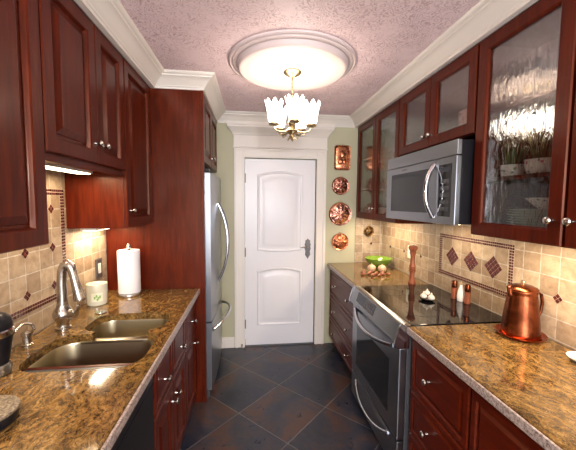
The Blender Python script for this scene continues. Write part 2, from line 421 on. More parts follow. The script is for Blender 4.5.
hw_.rings([[(u, v, .0125) for u, v in pts], [(u, v, .017) for u, v in pts], [(.612 + (u-.612)*.85, 1.07 + (v-1.07)*.93, .020) for u, v in pts]])
hp = hw_.done('lock_plate', 'pewter', dr, label='ornate pewter lock plate')
b.lathe([(.014, .02), (.014, .03), (.009, .034), (.009, .06), (0, .061)], (.612, 1.09, 0), 14); b.tube([(.612, 1.09, .055), (.58, 1.092, .058), (.545, 1.088, .056), (.525, 1.084, .052)], [.009, .008, .0065, .005], 8)
b.done('lever', 'nickel', hp, True)
for v in (1.825, 1.035, .245):
    h = B(T); h.box(DX0 - .004, DX0 + .012, v - .047, v + .047, .010, .016); h.lathe([(.006, -.05), (.006, .05)], (DX0 + .002, v, .018), 10, Matrix.Rotation(PI/2, 4, 'X')); h.done('hinge', 'pewter', dr, label='dark metal hinge')
B(T).box(DX1 - .002, DX1 + .008, 1.05, 1.12, .012, .035).done('strike_plate', 'pewter', dr)
T = facing('end', YE)
b = B(T)   # casing legs and top, fluted
def casing(b, u0, u1, v0, v1):
    b.box(u0, u1, v0, v1, 0, .016, .003); w_ = u1 - u0
    b.box(u0 + w_ * .12, u0 + w_ * .30, v0, v1, .014, .024, .003); b.box(u0 + w_ * .78, u1 - w_ * .04, v0, v1, .014, .022, .003)
casing(b, DX0 - .108, DX0 - .001, .001, DH + .095); casing(b, DX1 + .108, DX1 + .001, .001, DH + .095)
b.box(DX0 - .001, DX1 + .001, DH + .001, DH + .095, 0, .016, .003); b.box(DX0, DX1, DH + .012, DH + .030, .014, .023, .003); b.box(DX0 - .09, DX1 + .09, DH + .07, DH + .09, .014, .025, .003)
b.box(DX0 - .018, DX0 - .001, .001, DH, -.03, .012); b.box(DX1 + .001, DX1 + .018, .001, DH, -.03, .012)
b.done('trim_2', 'trim_white', label='white moulded casing round the door', **st)
b = B(); u0, u1 = DX0 - .112, DX1 + .112
loops = []
for o, z in ((0, DH+.096), (.018, DH+.096), (.022, DH+.106), (.014, DH+.112), (.014, 2.262), (.022, 2.266), (.026, 2.280), (.034, 2.292), (.052, 2.312), (.068, 2.330), (.074, 2.336), (.074, 2.352), (.080, 2.356), (.080, 2.383), (0, 2.383)):
    e = max(0, o - .014)
    loops.append([(u0 - e, YE - .0005, z), (u0 - e, YE - .0005 - o, z), (u1 + e, YE - .0005 - o, z), (u1 + e, YE - .0005, z)])
b.rings(loops); b.done('trim_3', 'trim_white', smooth=True, angle=25, label='white moulded head above the door', **st)
b = B(); b.box(-.35, DX0 - .112, YE - .016, YE - .0005, .001, .10, .003); b.box(-.35, DX0 - .112, YE - .012, YE - .0005, .10, .118, .003); b.done('baseboard_end', 'trim_white', label='white baseboard left of the door', **st)
B().box(DX0 - .02, DX1 + .02, YE - .012, YE + .10, .0005, .008, .002).done('trim_4', 'charcoal', label='dark threshold under the door', **st)
b = B(); b.lathe([(.011, .001), (.011, .01), (.006, .012), (.006, .04), (.010, .042), (.010, .05), (0, .051)], (DX0 - .03, YE - .045, 0), 12)
recentre(b.done('door_stop', 'nickel', smooth=True, label='small metal door stop on the floor at the left foot of the door casing', cat='door stop'))

# ceiling medallion
MC = (.268, 2.10)
b = B(); C0 = CEIL - .0005
b.lathe([(.412, C0), (.412, C0 - .010), (.404, C0 - .016), (.396, C0 - .012), (.392, C0 - .012), (.388, C0 - .020), (.376, C0 - .024), (.366, C0 - .020), (.362, C0 - .022),
         (.357, C0 - .038), (.349, C0 - .050), (.340, C0 - .053), (.325, C0 - .052), (.30, C0 - .047), (.293, C0 - .048), (.286, C0 - .047), (.16, C0 - .048), (.12, C0 - .050), (.10, C0 - .050), (0, C0 - .050)], (*MC, 0), 96)
md = b.done('ceiling_medallion', 'medallion_white', smooth=True, angle=22, label='large round moulded medallion on the ceiling above the chandelier', cat='ceiling medallion')
recentre(md)

# ------------------------------------------------------------------ chandelier
ch = thing('chandelier', (*MC, CEIL - .052), 'brass chandelier with tulip glass shades hanging from the ceiling medallion', 'chandelier')
def at(x, y, z): return (MC[0] + x, MC[1] + y, z)
zt = CEIL - .052
B().lathe([(.058, zt), (.060, zt - .006), (.050, zt - .016), (.026, zt - .026), (.012, zt - .036), (0, zt - .036)], at(0, 0, 0), 32).done('canopy', 'aged_brass', ch, True)
b = B(); b.tube([at(0, 0, zt - .03), at(0, 0, 2.25)], .005, 8)
for k in range(6): b.blob(at(0, 0, zt - .05 - k * .024), .008, .008, .011, 8)
b.done('chain', 'aged_brass', ch, True)
B().lathe([(0, 2.272), (.010, 2.268), (.014, 2.250), (.030, 2.232), (.034, 2.215), (.020, 2.198), (.010, 2.17), (.010, 2.14), (.020, 2.122), (.028, 2.10), (.020, 2.084), (.012, 2.075), (.030, 2.062), (.040, 2.048), (.030, 2.032), (.014, 2.022), (.018, 2.012), (.010, 2.0), (.004, 1.985), (0, 1.98)], at(0, 0, 0), 24).done('column', 'aged_brass', ch, True)
b = B()
for k in range(5):
    a = k * 2 * PI / 5; b.tube([at(.012*math.cos(a), .012*math.sin(a), 2.005), at(.028*math.cos(a), .028*math.sin(a), 1.995), at(.030*math.cos(a), .030*math.sin(a), 1.982)], [.006, .005, .002], 6)
b.done('finial', 'aged_brass', ch, True)
def shade_scallop(k, a, r, z):
    f = max(0, (k - 3) / 4) if k <= 8 else max(0, (13 - k) / 4)
    f = min(1, max(0, f)); wv = math.cos(8 * a)
    return r * (1 + .05 * f * wv), z + .010 * f * wv
for k in range(5):
    a = math.radians(-90 + 72 * k); ca, sa = math.cos(a), math.sin(a)
    arm = B(); pts = [(.02, 2.05), (.05, 2.038), (.085, 2.034), (.114, 2.040), (.127, 2.056), (.128, 2.070)]
    arm.tube([at(r*ca, r*sa, z) for r, z in pts], [.006, .006, .0055, .0055, .006, .006], 8)
    arm.tube([at(r*ca, r*sa, z) for r, z in ((.06, 2.034), (.072, 2.018), (.088, 2.016), (.092, 2.026), (.084, 2.030))], .0035, 6)
    ao = arm.done('arm', 'aged_brass', ch, True)
    c = at(.128 * ca, .128 * sa, 0)
    B().lathe([(0, 2.064), (.020, 2.066), (.034, 2.074), (.036, 2.080), (.026, 2.084), (.022, 2.098), (.016, 2.100), (0, 2.100)], c, 18).done('socket_cup', 'aged_brass', ao, True)
    s_ = B(); s_.lathe([(.026, 2.090), (.036, 2.098), (.040, 2.118), (.043, 2.142), (.047, 2.166), (.052, 2.191), (.055, 2.202), (.059, 2.214),
                      (.056, 2.214), (.052, 2.202), (.049, 2.191), (.044, 2.166), (.040, 2.142), (.037, 2.118), (.033, 2.101), (.024, 2.094)], c, 48, scallop=lambda k_, a_, r_, z_: (
                        (lambda f: (r_ * (1 + .06 * f * math.cos(8*a_)), z_ + .017 * f * math.cos(8*a_)))(max(0, min(1, (z_ - 2.155) / .066)))))
    so = s_.done('glass_shade', 'lit_shade', ao, True, label='scalloped white glass shade, lit')

# ------------------------------------------------------------------ wall cabinets
TOPZ = 2.383
def solid_cabinet(name, side, wall, x, u0, u1, v0, v1, label, cat, mat='cherry'):
    """closed box from the wall to the door plane"""
    y = (u0 + u1) / 2; t = thing(name, ((wall + x) / 2, y, v0), label, cat)
    xa, xb = sorted((wall, x)); B().box(xa, xb, u0, u1, v0, v1, .0015).done('cabinet_body', mat, t); return t
gp = .0015
cab = solid_cabinet('wall_cabinet', 'left', LW + .002, LC - .022, .42, 1.203, 1.41, TOPZ, 'cherry wall cabinet nearest the camera on the left wall, cut by the left edge', 'cabinet')
door('left', LC - .022, .425, .81, 1.413, TOPZ - .002, 'raised', cab, [(.78, 1.52)])
door('left', LC - .022, .814, 1.20, 1.413, TOPZ - .002, 'raised', cab)
cab = solid_cabinet('wall_cabinet', 'left', LW + .002, LC - .022, 1.206, 1.914, 1.735, TOPZ, 'short two door cherry wall cabinet hung high above the sink', 'cabinet')
door('left', LC - .022, 1.210, 1.585, 1.745, TOPZ - .002, 'raised', cab, [(1.556, 1.835)])
door('left', LC - .022, 1.588, 1.910, 1.745, TOPZ - .002, 'raised', cab, [(1.628, 1.835)])
B().box(LC - .045, LC - .012, 1.206, 1.914, 1.712, 1.7345, .002).done('light_rail', 'cherry_cross', cab)
cab = solid_cabinet('wall_cabinet', 'left', LW + .002, LC - .022, 1.917, 2.386, 1.41, TOPZ, 'tall single door cherry wall cabinet in the left corner beside the fridge panel', 'cabinet')
door('left', LC - .022, 1.921, 2.383, 1.413, TOPZ - .002, 'raised', cab, [(1.955, 1.515)])

# right side: hollow glass-fronted cabinets
def glass_cabinet(u0, u1, v0, v1, shelves, label, doors):
    t = thing('glass_cabinet', ((RW + RC) / 2, (u0 + u1) / 2, v0), label, 'cabinet')
    xf, xw = RC + .022, RW - .002
    b = B(); b.box(xf, xw, u0, u0 + .018, v0, v1); b.box(xf, xw, u1 - .018, u1, v0, v1); b.box(xf, xw, u0 + .018, u1 - .018, v0 + .025, v0 + .042); b.box(xf, xf + .018, u0 + .018, u1 - .018, v0, v0 + .025); b.box(xf, xw, u0 + .018, u1 - .018, v1 - .02, v1)
    b.done('cabinet_body', 'cherry', t)
    B().box(xw - .008, xw - .0005, u0 + .018, u1 - .018, v0 + .042, v1 - .02).done('back_panel', 'cherry_inside', t)
    for z in shelves: B().box(xf + .01, xw - .009, u0 + .019, u1 - .019, z - .018, z).done('shelf', 'cherry', t)
    for (a, c, kn) in doors: door('right', RC + .022, a, c, v0 + .003, v1 - .002, 'glass', t, kn)
    return t
glass_cabinet(2.352, YE - .011, 1.41, TOPZ, (1.72, 2.03), 'double glass door cherry cabinet in the far right corner beside the copper plates', [(2.356, 2.816, [(2.785, 1.52)]), (2.820, 3.302, [(2.851, 1.52)])])
glass_cabinet(1.512, 2.348, 1.935, TOPZ, (), 'short double glass door cherry cabinet directly above the microwave', [(1.516, 1.925, [(1.895, 2.005)]), (1.929, 2.344, [(1.962, 2.005)])])
glass_cabinet(1.018, 1.506, 1.41, TOPZ, (1.70, 2.03), 'tall glass door cherry cabinet holding plates and floral pots, right of the microwave', [(1.022, 1.502, [(1.055, 1.51)])])
glass_cabinet(.52, 1.014, 1.41, TOPZ, (1.70, 2.03), 'cherry cabinet cut off by the right edge of the picture', [(.524, 1.010, [(.980, 1.51)])])

# refrigerator surround
pn = thing('fridge_panel', (-.705, PANEL_Y, 0), 'tall dark cherry side panel between the counter and the refrigerator', 'panel')
b = B(); b.box(LW + .002, -.353, PANEL_Y + .002, PANEL_Y + .022, .001, TOPZ); b.done('panel_board', 'cherry', pn)
B().box(-.372, -.351, PANEL_Y - .003, PANEL_Y + .024, .001, TOPZ, .003).done('edge_strip', 'cherry', pn)
cab = solid_cabinet('wall_cabinet', 'left', LW + .002, -.375, PANEL_Y + .026, YE - .002, 1.87, TOPZ, 'cherry cabinet over the refrigerator', 'cabinet')
door('left', -.375, 2.426, 2.866, 1.873, TOPZ - .002, 'raised', cab, [(2.836, 1.95)])
door('left', -.375, 2.870, 3.310, 1.873, TOPZ - .002, 'raised', cab, [(2.90, 1.95)])

fr = thing('refrigerator', (-.66, 2.86, 0), 'stainless steel french door refrigerator beyond the tall cherry panel', 'refrigerator')
FY0, FY1, FX = 2.432, 3.270, -.362
B().box(LW + .03, FX - .004, FY0, FY1, .002, 1.80, .004).done('fridge_body', 'charcoal', fr)
def curved_door(y0, y1, z0, z1, bulge, name):
    b = B(); n = 8; L = []
    for z in (z0, z1):
        lp = []
        for k in range(n + 1):
            s_ = k / n; y = y0 + (y1 - y0) * s_; g = (y - FY0) / (FY1 - FY0); lp.append((FX + .050 + bulge * 4 * g * (1 - g), y, z))
        L.append([(FX, y0, z)] + lp + [(FX, y1, z)])
    b.rings(L); return b.done(name, 'stainless', fr, True)
ym = (FY0 + FY1) / 2
d1 = curved_door(FY0, ym - .002, .63, 1.79, .016, 'door'); d2 = curved_door(ym + .002, FY1, .63, 1.79, .016, 'door'); d3 = curved_door(FY0, FY1, .075, .622, .016, 'freezer_drawer')
B().box(FX - .02, FX + .03, FY0, FY1, .002, .07, .004).done('kick_grille', 'charcoal', fr)
B().box(FX - .06, FX + .04, FY0 + .02, FY0 + .10, 1.802, 1.825, .004).done('hinge_cover', 'black_plastic', fr)
def bow(p0, p1, out, n=12):
    P0, P1, O = Vector(p0), Vector(p1), Vector(out)
    return [P0 + (P1 - P0) * (k / n) + O * (1 - abs(2 * k / n - 1) ** 2.2) for k in range(n + 1)]
for y, d in ((ym - .045, d1), (ym + .045, d2)):
    b = B(); b.tube(bow((FX + .066, y, .86), (FX + .066, y, 1.56), (.085, 0, 0)), .012, 10); b.done('handle', 'chrome', d, True, label='long bowed steel handle')
b = B(); b.tube(bow((FX + .054, FY0 + .06, .545), (FX + .054, FY1 - .06, .545), (.11, 0, 0.04)), .012, 10); b.done('handle', 'chrome', d3, True, label='long bowed steel handle')

# ------------------------------------------------------------------ left base run
CFX = -.418            # cabinet faces
def base_cabinet(side, face, wall, u0, u1, label):
    t = thing('base_cabinet', ((face + wall) / 2, (u0 + u1) / 2, .001), label, 'cabinet')
    sg = 1 if side == 'left' else -1
    xa, xb = sorted((wall, face)); B().box(xa, xb, u0, u1, .10, CT - .042, .001).done('cabinet_body', 'cherry', t)
    xa, xb = sorted((wall, face - sg * .06)); B().box(xa, xb, u0, u1, .001, .0995).done('toe_kick', 'black_matte', t)
    return t
# the sink base is open-topped so that the bowls hang inside it
sb = thing('base_cabinet', (-.74, 1.675, .001), 'cherry sink base cabinet with two doors below the sink', 'cabinet')
b = B(); xw, xf, y0, y1 = LW + .002, CFX - .022, 1.352, 1.992
b.box(xf - .018, xf, y0, y1, .10, CT - .042); b.box(xw, xf - .018, y0, y0 + .016, .10, CT - .042); b.box(xw, xf - .018, y1 - .016, y1, .10, CT - .042); b.box(xw, xf - .018, y0 + .016, y1 - .016, .10, .118)
b.done('cabinet_body', 'cherry', sb); B().box(xw, xf - .06, y0, y1, .001, .0995).done('toe_kick', 'black_matte', sb)
door('left', xf, y0 + .003, 1.670, .615, .866, 'drawer', sb, [(1.505, .715)], 'cherry_cross', 'drawer_front')
door('left', xf, 1.674, y1 - .003, .615, .866, 'drawer', sb, [(1.850, .712)], 'cherry_cross', 'drawer_front')
door('left', xf, y0 + .003, 1.670, .105, .608, 'raised', sb, [(1.635, .515)])
door('left', xf, 1.674, y1 - .003, .105, .608, 'raised', sb, [(1.712, .515)])
bc = base_cabinet('left', CFX - .022, LW + .002, 1.995, 2.393, 'narrow cherry base cabinet against the fridge panel, left counter')
door('left', xf, 1.998, 2.390, .615, .866, 'drawer', bc, [(2.20, .73)], 'cherry_cross', 'drawer_front')
door('left', xf, 1.998, 2.390, .105, .608, 'raised', bc, [(2.27, .54)])
dw = thing('dishwasher', (-.74, 1.05, .001), 'black dishwasher under the near end of the left counter', 'dishwasher')
B().box(LW + .002, CFX - .03, .745, 1.348, .10, CT - .042).done('dishwasher_body', 'charcoal', dw)
B().box(CFX - .029, CFX - .002, .748, 1.345, .115, .79, .003).done('door', 'black_plastic', dw)
B().box(CFX - .029, CFX - .001, .748, 1.345, .794, CT - .044, .003).done('control_panel', 'black_plastic', dw)
B().box(LW + .002, CFX - .09, .745, 1.348, .001, .0995).done('toe_kick', 'black_matte', dw)
bc = base_cabinet('left', CFX - .022, LW + .002, .2, .742, 'cherry base cabinet under the near end of the left counter, left of the dishwasher')
door('left', xf, .203, .739, .105, .866, 'raised', bc, [(.70, .75)])

# left counter with sink cut-out
def counter(x0, x1, y0, y1, label):
    b = B(); b.box(x0, x1, y0, y1, CT - .040, CT, .006); o = b.done('countertop', 'granite', label=label, cat='countertop'); return o
lc = counter(LW + .002, -.400, .2, PANEL_Y - .005, 'left granite countertop with the double sink set in it')
def rrect(x0, x1, y0, y1, r, n=6):
    L = []
    for cx, cy, a0 in ((x1 - r, y1 - r, 0), (x0 + r, y1 - r, 90), (x0 + r, y0 + r, 180), (x1 - r, y0 + r, 270)):
        for k in range(n + 1):
            a = math.radians(a0 + 90 * k / n); L.append((cx + r * math.cos(a), cy + r * math.sin(a)))
    return L
BIG = (-.925, -.450, 1.248, 1.598); SM = (-.860, -.455, 1.626, 1.880)
big = rrect(*BIG, .10); sm = rrect(*SM, .08)
for L in (big, sm):
    c = B(); c.rings([[(x, y, z) for x, y in L] for z in (CT - .1, CT + .05)]); boolean_cut(lc, c.done('cutter', 'granite'))
c = B(); c.box(-.78, -.52, 1.52, 1.68, CT - .1, CT + .05); boolean_cut(lc, c.done('cutter', 'granite'))
recentre(lc)
t = NT('daylit_edge_granite'); t.set(Base_Color=t.ramp(t.noise(t.co(), 110, 4, .7), [(.38, (.13, .09, .075)), (.50, (.36, .29, .26)), (.62, (.52, .44, .40))]), Roughness=.3)  # same granite; daylight on the front edge is put into this paler colour
def daylit_granite_edge(par, x0, x1, y0, y1):
    B().box(x0, x1, y0, y1, CT - .038, CT - .003, .004).done('daylit_front_edge', 'daylit_edge_granite', par, label='speckled granite front edge, painted paler for its daylight sheen')
daylit_granite_edge(lc, -.3995, -.389, .201, PANEL_Y - .006)
sk = thing('sink', (-.68, 1.55, CT - .042), 'stainless steel double bowl sink set under the left granite counter', 'sink')
def bowl(L, cx, cy, depth, name):
    b = B(); z = CT - .0405
    S_ = lambda k, z_: [(cx + (x - cx) * k, cy + (y - cy) * k, z_) for x, y in L]
    b.rings([S_(1.10, z), S_(1.0, z), S_(.985, z - .008), S_(.955, z - depth + .035), S_(.925, z - depth + .012), S_(.86, z - depth), S_(.3, z - depth - .005), S_(.12, z - depth - .006),
             S_(.12, z - depth - .012), S_(.3, z - depth - .009), S_(.87, z - depth - .005), S_(.94, z - depth + .009), S_(.97, z - depth + .035), S_(1.0, z - .010), S_(1.10, z - .004)], cap0=False, cap1=False, closed=True)
    o = b.done(name, 'sink_steel', sk, True, angle=60)
    d = B(); d.lathe([(.045, z - depth - .004), (.044, z - depth + .001), (.034, z - depth + .001), (.030, z - depth - .006), (0, z - depth - .007)], (cx, cy, 0), 24); d.done('drain', 'chrome', o, True)
bowl(rrect(BIG[0] - .003, BIG[1] + .003, BIG[2] - .003, BIG[3] - .001, .10), -.6875, 1.423, .20, 'large_bowl')
bowl(rrect(SM[0] - .003, SM[1] + .003, SM[2] + .001, SM[3] + .003, .08), -.6575, 1.753, .16, 'small_bowl')
B().box(-.845, -.500, 1.594, 1.630, CT - .056, CT - .034, .008).done('divider', 'sink_steel', sk, True)

# faucet
fc = thing('faucet', (-.955, 1.685, CT + .001), 'tall brushed nickel pull-down kitchen faucet behind the sink', 'faucet')
fx, fy = -.962, 1.685
B().lathe([(.036, CT + .001), (.036, CT + .008), (.028, CT + .014), (.026, CT + .026), (.032, CT + .040), (.044, CT + .062), (.046, CT + .080), (.038, CT + .100), (.029, CT + .114), (.027, CT + .124), (0, CT + .124)], (fx, fy, 0), 24).done('faucet_body', 'nickel', fc, True)
b = B(); b.tube([(fx, fy, CT + .11), (fx, fy, 1.08), (fx, fy, 1.16), (fx + .004, fy, 1.212), (fx + .016, fy, 1.240), (fx + .032, fy, 1.247), (fx + .046, fy, 1.236), (fx + .052, fy, 1.215)], [.026, .023, .022, .022, .0225, .022, .021, .020], 18)
sp_ = b.done('spout', 'nickel', fc, True)
b = B(); b.tube([(fx + .052, fy, 1.214), (fx + .060, fy, 1.18), (fx + .072, fy, 1.12), (fx + .084, fy, 1.070), (fx + .086, fy, 1.058)], [.0205, .019, .022, .029, .027], 18); b.done('spray_head', 'nickel', sp_, True)
b = B(); b.tube([(fx + .035, fy - .005, CT + .075), (fx + .066, fy - .012, CT + .078)], [.026, .024], 14); b.tube([(fx + .062, fy - .01, CT + .085), (fx + .082, fy - .02, CT + .105), (fx + .092, fy - .03, CT + .130)], [.013, .009, .008], 10)
b.done('lever', 'nickel', fc, True)
# soap dispenser
sd = thing('soap_dispenser', (-1.012, 1.50, CT + .001), 'small brushed nickel soap dispenser pump with a curved spout, left of the faucet', 'soap dispenser')
B().lathe([(.024, CT + .001), (.024, CT + .006), (.018, CT + .010), (.017, CT + .040), (.022, CT + .044), (.022, CT + .058), (.010, CT + .064), (0, CT + .065)], (-1.012, 1.50, 0), 18).done('pump_body', 'nickel', sd, True)
b = B(); b.tube([(-1.012, 1.50, CT + .055), (-.992, 1.50, CT + .058), (-.980, 1.50, CT + .075), (-.988, 1.497, CT + .096), (-1.003, 1.488, CT + .106), (-1.013, 1.47, CT + .104), (-1.015, 1.445, CT + .094), (-1.014, 1.42, CT + .084)], [.008, .008, .007, .006, .006, .0055, .005, .005], 10); b.done('spout', 'nickel', sd, True)
# black appliance at the picture's left edge
cg = thing('coffee_grinder', (-.955, 1.25, CT + .001), 'black and silver countertop coffee grinder cut off by the left edge', 'coffee grinder')
gx_, gy_ = -.958, 1.245
B().lathe([(.046, CT + .001), (.050, CT + .006), (.050, CT + .036), (.046, CT + .044), (0, CT + .044)], (gx_, gy_, 0), 28).done('base', 'stainless', cg, True)
B().lathe([(0, CT + .045), (.044, CT + .045), (.048, CT + .07), (.058, CT + .13), (.062, CT + .150), (0, CT + .150)], (gx_, gy_, 0), 28).done('grinder_body', 'black_plastic', cg, True)
B().lathe([(0, CT + .1505), (.063, CT + .1505), (.065, CT + .156), (.065, CT + .172), (.060, CT + .176), (0, CT + .176)], (gx_, gy_, 0), 28).done('rim', 'chrome', cg, True)
B().lathe([(0, CT + .1765), (.059, CT + .1765), (.061, CT + .190), (.056, CT + .212), (.040, CT + .230), (.018, CT + .238), (0, CT + .239)], (gx_, gy_, 0), 28).done('lid', 'black_plastic', cg, True)
# round black tin
tn = thing('round_canister', (-.80, .975, CT + .001), 'low round black canister with a mottled stone lid at the lower left edge', 'canister')
cx_, cy_ = -.770, .955
B().lathe([(.070, CT + .001), (.076, CT + .006), (.080, CT + .030), (.078, CT + .036), (0, CT + .036)], (cx_, cy_, 0), 36).done('canister_base', 'black_plastic', tn, True)
B().lathe([(0, CT + .0365), (.081, CT + .0365), (.082, CT + .040), (.080, CT + .044), (.070, CT + .046), (0, CT + .046)], (cx_, cy_, 0), 36).done('lid', 'stone_top', tn, True, label='mottled beige stone lid')

# paper towels
ph = thing('paper_towel_holder', (-.85, 2.262, CT + .001), 'round metal paper towel holder standing by the cherry panel', 'paper towel holder')
px, py = -.850, 2.262
B().lathe([(.082, CT + .001), (.084, CT + .006), (.082, CT + .016), (.074, CT + .020), (.020, CT + .021), (0, CT + .021)], (px, py, 0), 32).done('base', 'nickel', ph, True)
b = B(); b.lathe([(.008, CT + .02), (.008, 1.232), (.010, 1.236), (.015, 1.246), (.016, 1.256), (.011, 1.268), (.006, 1.276), (0, 1.278)], (px, py, 0), 16); b.done('rod', 'nickel', ph, True)
b = B(); b.rings([[(px + r * math.cos(2*PI*k/48), py + r * math.sin(2*PI*k/48), z) for k in range(48)] for r, z in ((.020, CT + .023), (.070, CT + .023), (.0715, CT + .027), (.0715, 1.227), (.070, 1.231), (.020, 1.231))], closed=True)
pr = thing('paper_towel_roll', (px, py, CT + .023), 'white paper towel roll on the upright holder', 'paper towels')
b.done('towel_roll', 'paper_towel', pr, True, angle=50)
b = B(); b.rings([[(px + r * math.cos(2*PI*k/24), py + r * math.sin(2*PI*k/24), z) for k in range(24)] for r, z in ((.017, CT + .024), (.0198, CT + .024), (.0198, 1.232), (.017, 1.232))], closed=True); b.done('cardboard_core', 'card', pr, True)
# candle
cd = thing('jar_candle', (-.978, 2.07, CT + .001), 'pale candle in a frosted glass jar with a green leaf label, behind the sink', 'candle')
kx, ky = -.976, 2.07
b = B(); b.rings([[(kx + r * math.cos(2*PI*k/32), ky + r * math.sin(2*PI*k/32), z) for k in range(32)] for r, z in ((.0, CT + .001), (.052, CT + .001), (.056, CT + .006), (.060, CT + .125), (.0585, CT + .135), (.056, CT + .125), (.053, CT + .012), (0.0001, CT + .012))], cap1=False, cap0=False); b.done('glass_jar', 'jar_glass', cd, True)
B().lathe([(0, CT + .0125), (.0515, CT + .0125), (.0545, CT + .108), (.052, CT + .110), (0, CT + .108)], (kx, ky, 0), 32).done('wax', 'wax', cd, True)
b = B()
def patch(b, a0, a1, z0, z1, r0, n=8):
    L = [[(kx + (r0 + (z - CT) * .034) * math.cos(a0 + (a1 - a0) * k / n), ky + (r0 + (z - CT) * .034) * math.sin(a0 + (a1 - a0) * k / n), z) for k in range(n + 1)] for z in (z0, z1)]
    q = [b.vs(l) for l in L]; b.bridge(q[0], q[1], closed=False)
A0 = math.atan2(-ky, -kx)
patch(b, A0 - .55, A0 + .55, CT + .030, CT + .085, .0572); lb = b.done('label', 'label_paper', cd)
b = B()
for s_, h_ in ((-.22, .058), (-.05, .068), (.12, .054), (.26, .062), (.02, .046)): patch(b, A0 + s_ - .08, A0 + s_ + .07, CT + h_ - .010, CT + h_ + .006, .0577, 3)
b.done('leaf_print', 'label_green', lb)
b = B(); b.lathe([(0, CT + .001), (.028, CT + .001), (.031, CT + .004), (.028, CT + .007), (0, CT + .007)], (-.880, 1.905, 0), 20)
b.lathe([(.006, CT + .007), (.006, CT + .012), (.010, CT + .015), (0, CT + .017)], (-.880, 1.905, 0), 12)
recentre(b.done('sink_stopper', 'nickel', smooth=True, label='small round metal stopper lying on the counter between candle and sink', cat='sink stopper'))

# outlets
def outlet(side, x, u, v, frame_mat, label, hw=.036, hh=.058):
    T = facing(side, x); t = thing('wall_outlet', tuple(T @ Vector((u, v, 0))), label, 'outlet')
    b = B(T); b.rings([rect(u - hw, u + hw, v - hh, v + hh, i, w) for i, w in ((0, .0035), (0, .006), (.005, .010), (.014, .010), (.016, .008))]); b.done('cover_plate', frame_mat, t)
    b = B(T); b.box(u - .017, u + .017, v - .034, v + .034, .0085, .012, .001); b.done('rocker', 'white_plastic', t)
outlet('left', LW, 2.27, 1.105, 'pewter', 'pewter framed wall switch on the left tile near the cherry panel', .044, .068)
outlet('right', RW, 2.685, 1.125, 'label_paper', 'beige outlet on the right tiled wall behind the pepper mill')

# ------------------------------------------------------------------ right base run
RFX = .850
def drawer_cab(u0, u1, knobs, splits, label):
    t = base_cabinet('right', RFX + .022, RW - .002, u0, u1, label)
    for (z0, z1) in splits:
        door('right', RFX + .022, u0 + .003, u1 - .003, z0, z1, 'drawer', t, [(k, (z0 + z1) / 2) for k in knobs], 'cherry_cross', 'drawer_front')
    return t
SPL = ((.105, .325), (.331, .570), (.576, .850))
drawer_cab(2.345, YE - .034, (2.60, 3.05), SPL, 'cherry drawer cabinet between the stove and the end wall')
drawer_cab(1.08, 1.530, (1.350,), SPL, 'cherry drawer cabinet just right of the stove, under the near counter')
drawer_cab(.2, 1.077, (.42, .86), SPL, 'wide cherry drawer cabinet at the lower right edge of the picture')
rc = recentre(counter(.835, RW - .001, 2.332, YE - .010, 'right granite countertop beyond the stove, holding the green bowl')); daylit_granite_edge(rc, .825, .8345, 2.333, YE - .011)
rc = recentre(counter(.835, RW - .001, .2, 1.536, 'near right granite countertop holding the copper pot')); daylit_granite_edge(rc, .825, .8345, .201, 1.535)

# range
rg = thing('range', (1.12, 1.933, .001), 'stainless steel slide-in range with a black glass cooktop', 'stove')
Y0, Y1 = 1.542, 2.326
B().box(.835, RW - .004, Y0, Y1, .06, CT - .005, .003).done('range_body', 'charcoal', rg)
B().box(.88, RW - .03, Y0 + .01, Y1 - .01, .001, .0595).done('toe_kick', 'black_matte', rg)
ct_ = B().box(.846, RW - .004, Y0 - .002, Y1 + .002, CT - .0045, CT + .006, .002).done('cooktop', 'black_glass', rg, label='black glass cooktop')
for (x, y, r) in ((1.02, 1.74, .10), (1.02, 2.13, .082), (1.27, 1.74, .082), (1.27, 2.13, .10)):
    b = B(); b.rings([[(x + q * math.cos(2*PI*k/48), y + q * math.sin(2*PI*k/48), z) for k in range(48)] for q, z in ((r, CT + .0062), (r, CT + .0066), (r - .003, CT + .0066), (r - .003, CT + .0062))], closed=True)
    b.done('burner_ring', 'burner_mark', ct_)
def extr_y(b, prof, y0, y1): b.rings([[(x, y, z) for x, z in prof] for y in (y0, y1)])
b = B(); extr_y(b, [(.845, CT + .007), (.812, CT + .009), (.800, CT + .004), (.772, .835), (.768, .815), (.776, .800), (.845, .800)], Y0 + .014, Y1 - .014)
cp = b.done('control_panel', 'stainless', rg, True, label='sloped stainless control panel', angle=40)
def on_panel(y0, y1, a, c, off, name, mat, par):
    P = Vector((.800, 0, CT + .004)); Q = Vector((.772, 0, .835)); d = Q - P; nn = Vector((-d.z, 0, d.x)).normalized(); nn = -nn if nn.x > 0 else nn
    b = B(); q = [P + d * s_ for s_ in (a, c)]
    b.rings([[(p.x + nn.x*o, y, p.z + nn.z*o) for p, y in ((q[0], y0), (q[0], y1), (q[1], y1), (q[1], y0))] for o in (.0003, off)]); return b.done(name, mat, par)
dp = on_panel(1.88, 2.20, .10, .90, .0015, 'touch_panel', 'display', cp)
for i in range(5): on_panel(1.90 + i * .03, 1.918 + i * .03, .30, .50, .0020, 'touch_key', 'pewter', dp); on_panel(1.90 + i * .03, 1.918 + i * .03, .60, .80, .0020, 'touch_key', 'pewter', dp)
for ya, yb in ((Y0 - .002, Y0 + .013), (Y1 - .013, Y1 + .002)):
    b = B(); extr_y(b, [(.846, CT + .009), (.812, CT + .011), (.798, CT + .007), (.786, CT - .01), (.768, .84), (.762, .815), (.766, .795), (.778, .788), (.846, .788)], ya, yb); b.done('end_cap', 'chrome', rg, True, angle=50)
od = B().box(.794, .834, Y0 + .004, Y1 - .004, .262, .786, .006).done('oven_door', 'stainless', rg, label='stainless oven door')
B().box(.7925, .7945, 1.665, 2.215, .350, .670, .0005).done('oven_window', 'oven_glass', od, label='dark oven window')
